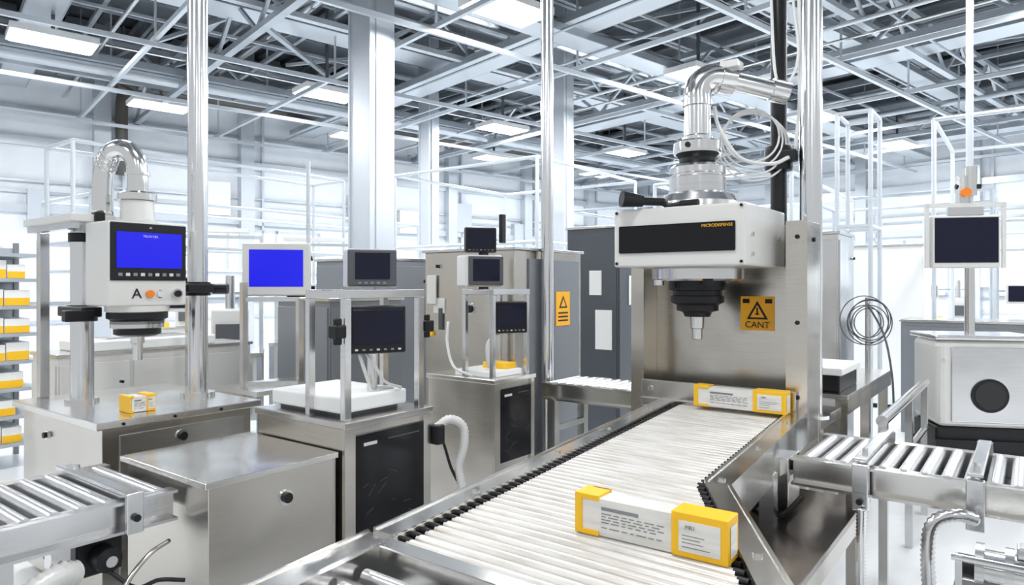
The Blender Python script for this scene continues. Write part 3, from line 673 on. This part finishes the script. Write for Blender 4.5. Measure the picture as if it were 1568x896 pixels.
def station(x,y,rz,sc_=1.0,scr=SCREEN):
    o=Obj('assembly_station'); B=lambda a,b,c,d,e,f,m,bv=0:o.box(a,b,c,d,e,f,m,bv)
    o.at(x,y,0,rz)
    o.part('bench'); B(-.6,.6,0,.6,.86,.9,STEELX,.004); B(-.55,.55,.03,.57,.2,.86,OFFW,.005); B(-.5,-.02,.015,.03,.26,.8,GALV); B(.02,.5,.015,.03,.26,.8,GALV)
    o.part('legs')
    for a in (-.57,.57):
        for b in (.03,.57): B(a-.025,a+.025,b-.025,b+.025,0,.86,GALV); 
    o.part('gantry')
    for a in (-.57,.57): B(a-.02,a+.02,.53,.57,.9,2.15,GALVW)
    B(-.55,.55,.53,.57,2.11,2.15,GALVW); B(-.55,.55,.53,.57,1.5,1.53,GALV); B(-.45,.45,.2,.45,2.16,2.2,WHITE); 
    o.part('instrument'); B(.1,.45,.1,.45,.9,1.35,OFFW,.02); o.cyl((.27,.28,1.35),(.27,.28,1.7),.05,CHROME); B(.15,.4,.05,.1,1.0,1.2,GREY); B(-.5,-.2,.15,.4,.9,1.0,WHITE,.01)
    o.part('monitor'); B(-.45,-.05,.4,.45,1.32,1.62,OFFW,.01); B(-.42,-.08,.39,.40,1.36,1.59,scr); B(-.27,-.23,.45,.53,1.4,1.5,GREY)
    o.part('cartons'); B(-.1,.0,.1,.25,.9,.98,YEL,.003)
    o.done()
for a in ((-7.0,5.3,50),(-3.4,15.6,20),(-4.3,9.3,25),(.2,12.2,10),(-11.4,5.6,60),(-8.9,10.6,40),(-11.2,2.6,70),(1.9,12.0,10),(-6.7,3.6,55),(-1.4,16,10)): station(*a)
o=Obj('steel_work_table'); o.part('top'); o.box(-1.85,-.93,4.75,6.4,.87,.90,STEELX,.004); o.box(-.95,-.93,4.75,6.4,.78,.87,STEEL)
o.part('legs')
for x in (-1.8,-.98):
    for y in (4.8,5.6,6.35): o.box(x-.03,x+.03,y-.03,y+.03,0,.87,STEEL)
o.box(-1.8,-1.0,4.8,6.35,.3,.32,STEEL); o.done()
o=Obj('bench_scale'); o.box(-1.6,-1.0,4.85,5.4,.90,1.01,BLACK,.01); o.box(-1.62,-.98,4.83,5.42,1.01,1.06,WHITE,.01); o.done()
o=Obj('guard_rail'); o.cyl((-.60,3.85,.92),(-.60,5.6,.92),.028,CHROME)
for y in (3.9,4.8,5.55): o.box(-.62,-.58,y-.02,y+.02,0,.90,STEELC)
o.cyl((-.60,3.85,.6),(-.60,5.6,.6),.02,CHROME); o.done()
conveyor_x('transfer_conveyor',-2.84,-1.99,4.12,4.52,.90,pitch=.07,r=.026,legs=(-2.75,-2.1)).done()
o=Obj('cable_coil')
for j in range(6):
    r=.12+.016*j; ox=random.uniform(-.025,.025); oz=random.uniform(-.02,.03)
    o.tube([(-1.08+ox+r*.8*math.cos(2*math.pi*a/16+j),6.25+r*.6*math.cos(2*math.pi*a/16+j),1.30+oz+r*math.sin(2*math.pi*a/16+j)) for a in range(18)],.0045,GREY,seg=6,n=3)
o.cyl((-1.08,6.27,.9),(-1.08,6.27,1.5),.02,STEELC); o.tube([(-1.08,6.25,1.45),(-.95,6.2,1.2),(-.88,6.1,.9),(-.85,6.0,.6)],.008,GREY,seg=6); o.done()
# cabinet with round vent and monitor pole
o=Obj('extraction_unit'); o.at(-.25,6.05,0,25)
o.part('casing'); o.box(-.34,.34,0,.5,.56,1.20,OFFW,.05); o.box(-.25,.25,-.012,.02,.60,1.15,STEELC,.008)
o.part('lid'); o.box(-.36,.36,-.02,.52,1.20,1.235,STEELC,.012)
o.part('base'); o.box(-.34,.34,.02,.48,0,.56,BLACK,.02); o.box(-.35,.35,-.01,.02,.40,.47,BLACK)
o.part('vent'); o.cyl((0,-.01,.80),(0,-.022,.80),.122,BLACK,seg=36); o.cyl((0,-.02,.80),(0,-.026,.80),.10,RUBBER,seg=36)
for x in (-.3,.3): o.cyl((x,-.005,1.05),(x,-.012,1.05),.012,CHROME,seg=10); 
o.done()
o=Obj('pole_monitor'); o.part('pole'); o.cyl((-.38,6.26,1.235),(-.38,6.26,1.8),.035,CHROME); o.cyl((-.38,6.26,2.1),(-.38,6.26,4.55),.025,GALVW,seg=14); o.cyl((-.38,6.26,2.28),(-.38,6.26,2.5),.05,CHROME)
monitor(o,-.40,6.18,1.93,25,.47,.40,.05,OFFW,SCREEN,bez=.02,chin=.02,btn=False)
o.at(-.40,6.18,1.93,25); o.part('mount_frame')
for x in (-.26,.26): o.box(x-.012,x+.012,.0,.03,-.2,.29,OFFW)
o.box(-.27,.27,0,.03,.26,.29,OFFW); o.box(-.12,.12,0,.03,.2,.26,STEELC); o.cyl((0,-.02,.37),(0,.02,.37),.035,BULB)
o.cyl((-.05,.05,.42),(.12,.05,.42),.02,BLACK); o.cyl((0,.06,.28),(0,.06,.5),.045,STEELC); o.done()
# shelf rack left
o=Obj('storage_rack'); o.part('frame')
for x in (-7.7,-7.1):
    for y in (.7,2.34): o.box(x-.02,x+.02,y-.02,y+.02,0,2.0,MGREY)
zs=[.22,.46,.70,.94,1.18,1.42,1.66,1.88]
for z_ in zs: o.box(-7.7,-7.08,.7,2.34,z_-.03,z_,GALV)
o.box(-7.72,-7.70,.7,2.34,.1,1.95,GALV)
o.part('cartons')
for z_ in zs[:-1]:
    y=.74
    while y<2.2:
        h=random.uniform(.12,.16); w=random.uniform(.13,.2)
        if y+w>2.33: break
        o.box(-7.6,-7.12,y,y+w,z_,z_+h,WHITE,.004); o.box(-7.121,-7.115,y+.004,y+w-.004,z_+.004,z_+h*.5,YEL if random.random()<.9 else LABEL); y+=w+.006
o.done()
# ---------------------------------------------------------------- world / camera
w=bpy.data.worlds.new('World'); sc.world=w; w.use_nodes=True
bg=w.node_tree.nodes['Background']; bg.inputs[0].default_value=(.95,.975,1,1); bg.inputs[1].default_value=.68
cam=bpy.data.cameras.new('camera'); co=bpy.data.objects.new('camera',cam); sc.collection.objects.link(co)
co.location=(0,0,1.6); co.rotation_euler=(R(90),0,R(37.2)); cam.lens=24.1; cam.sensor_width=36; cam.shift_y=-.007; cam.clip_start=.05
sc.camera=co
sc.view_settings.view_transform='Standard'; sc.view_settings.exposure=0.0
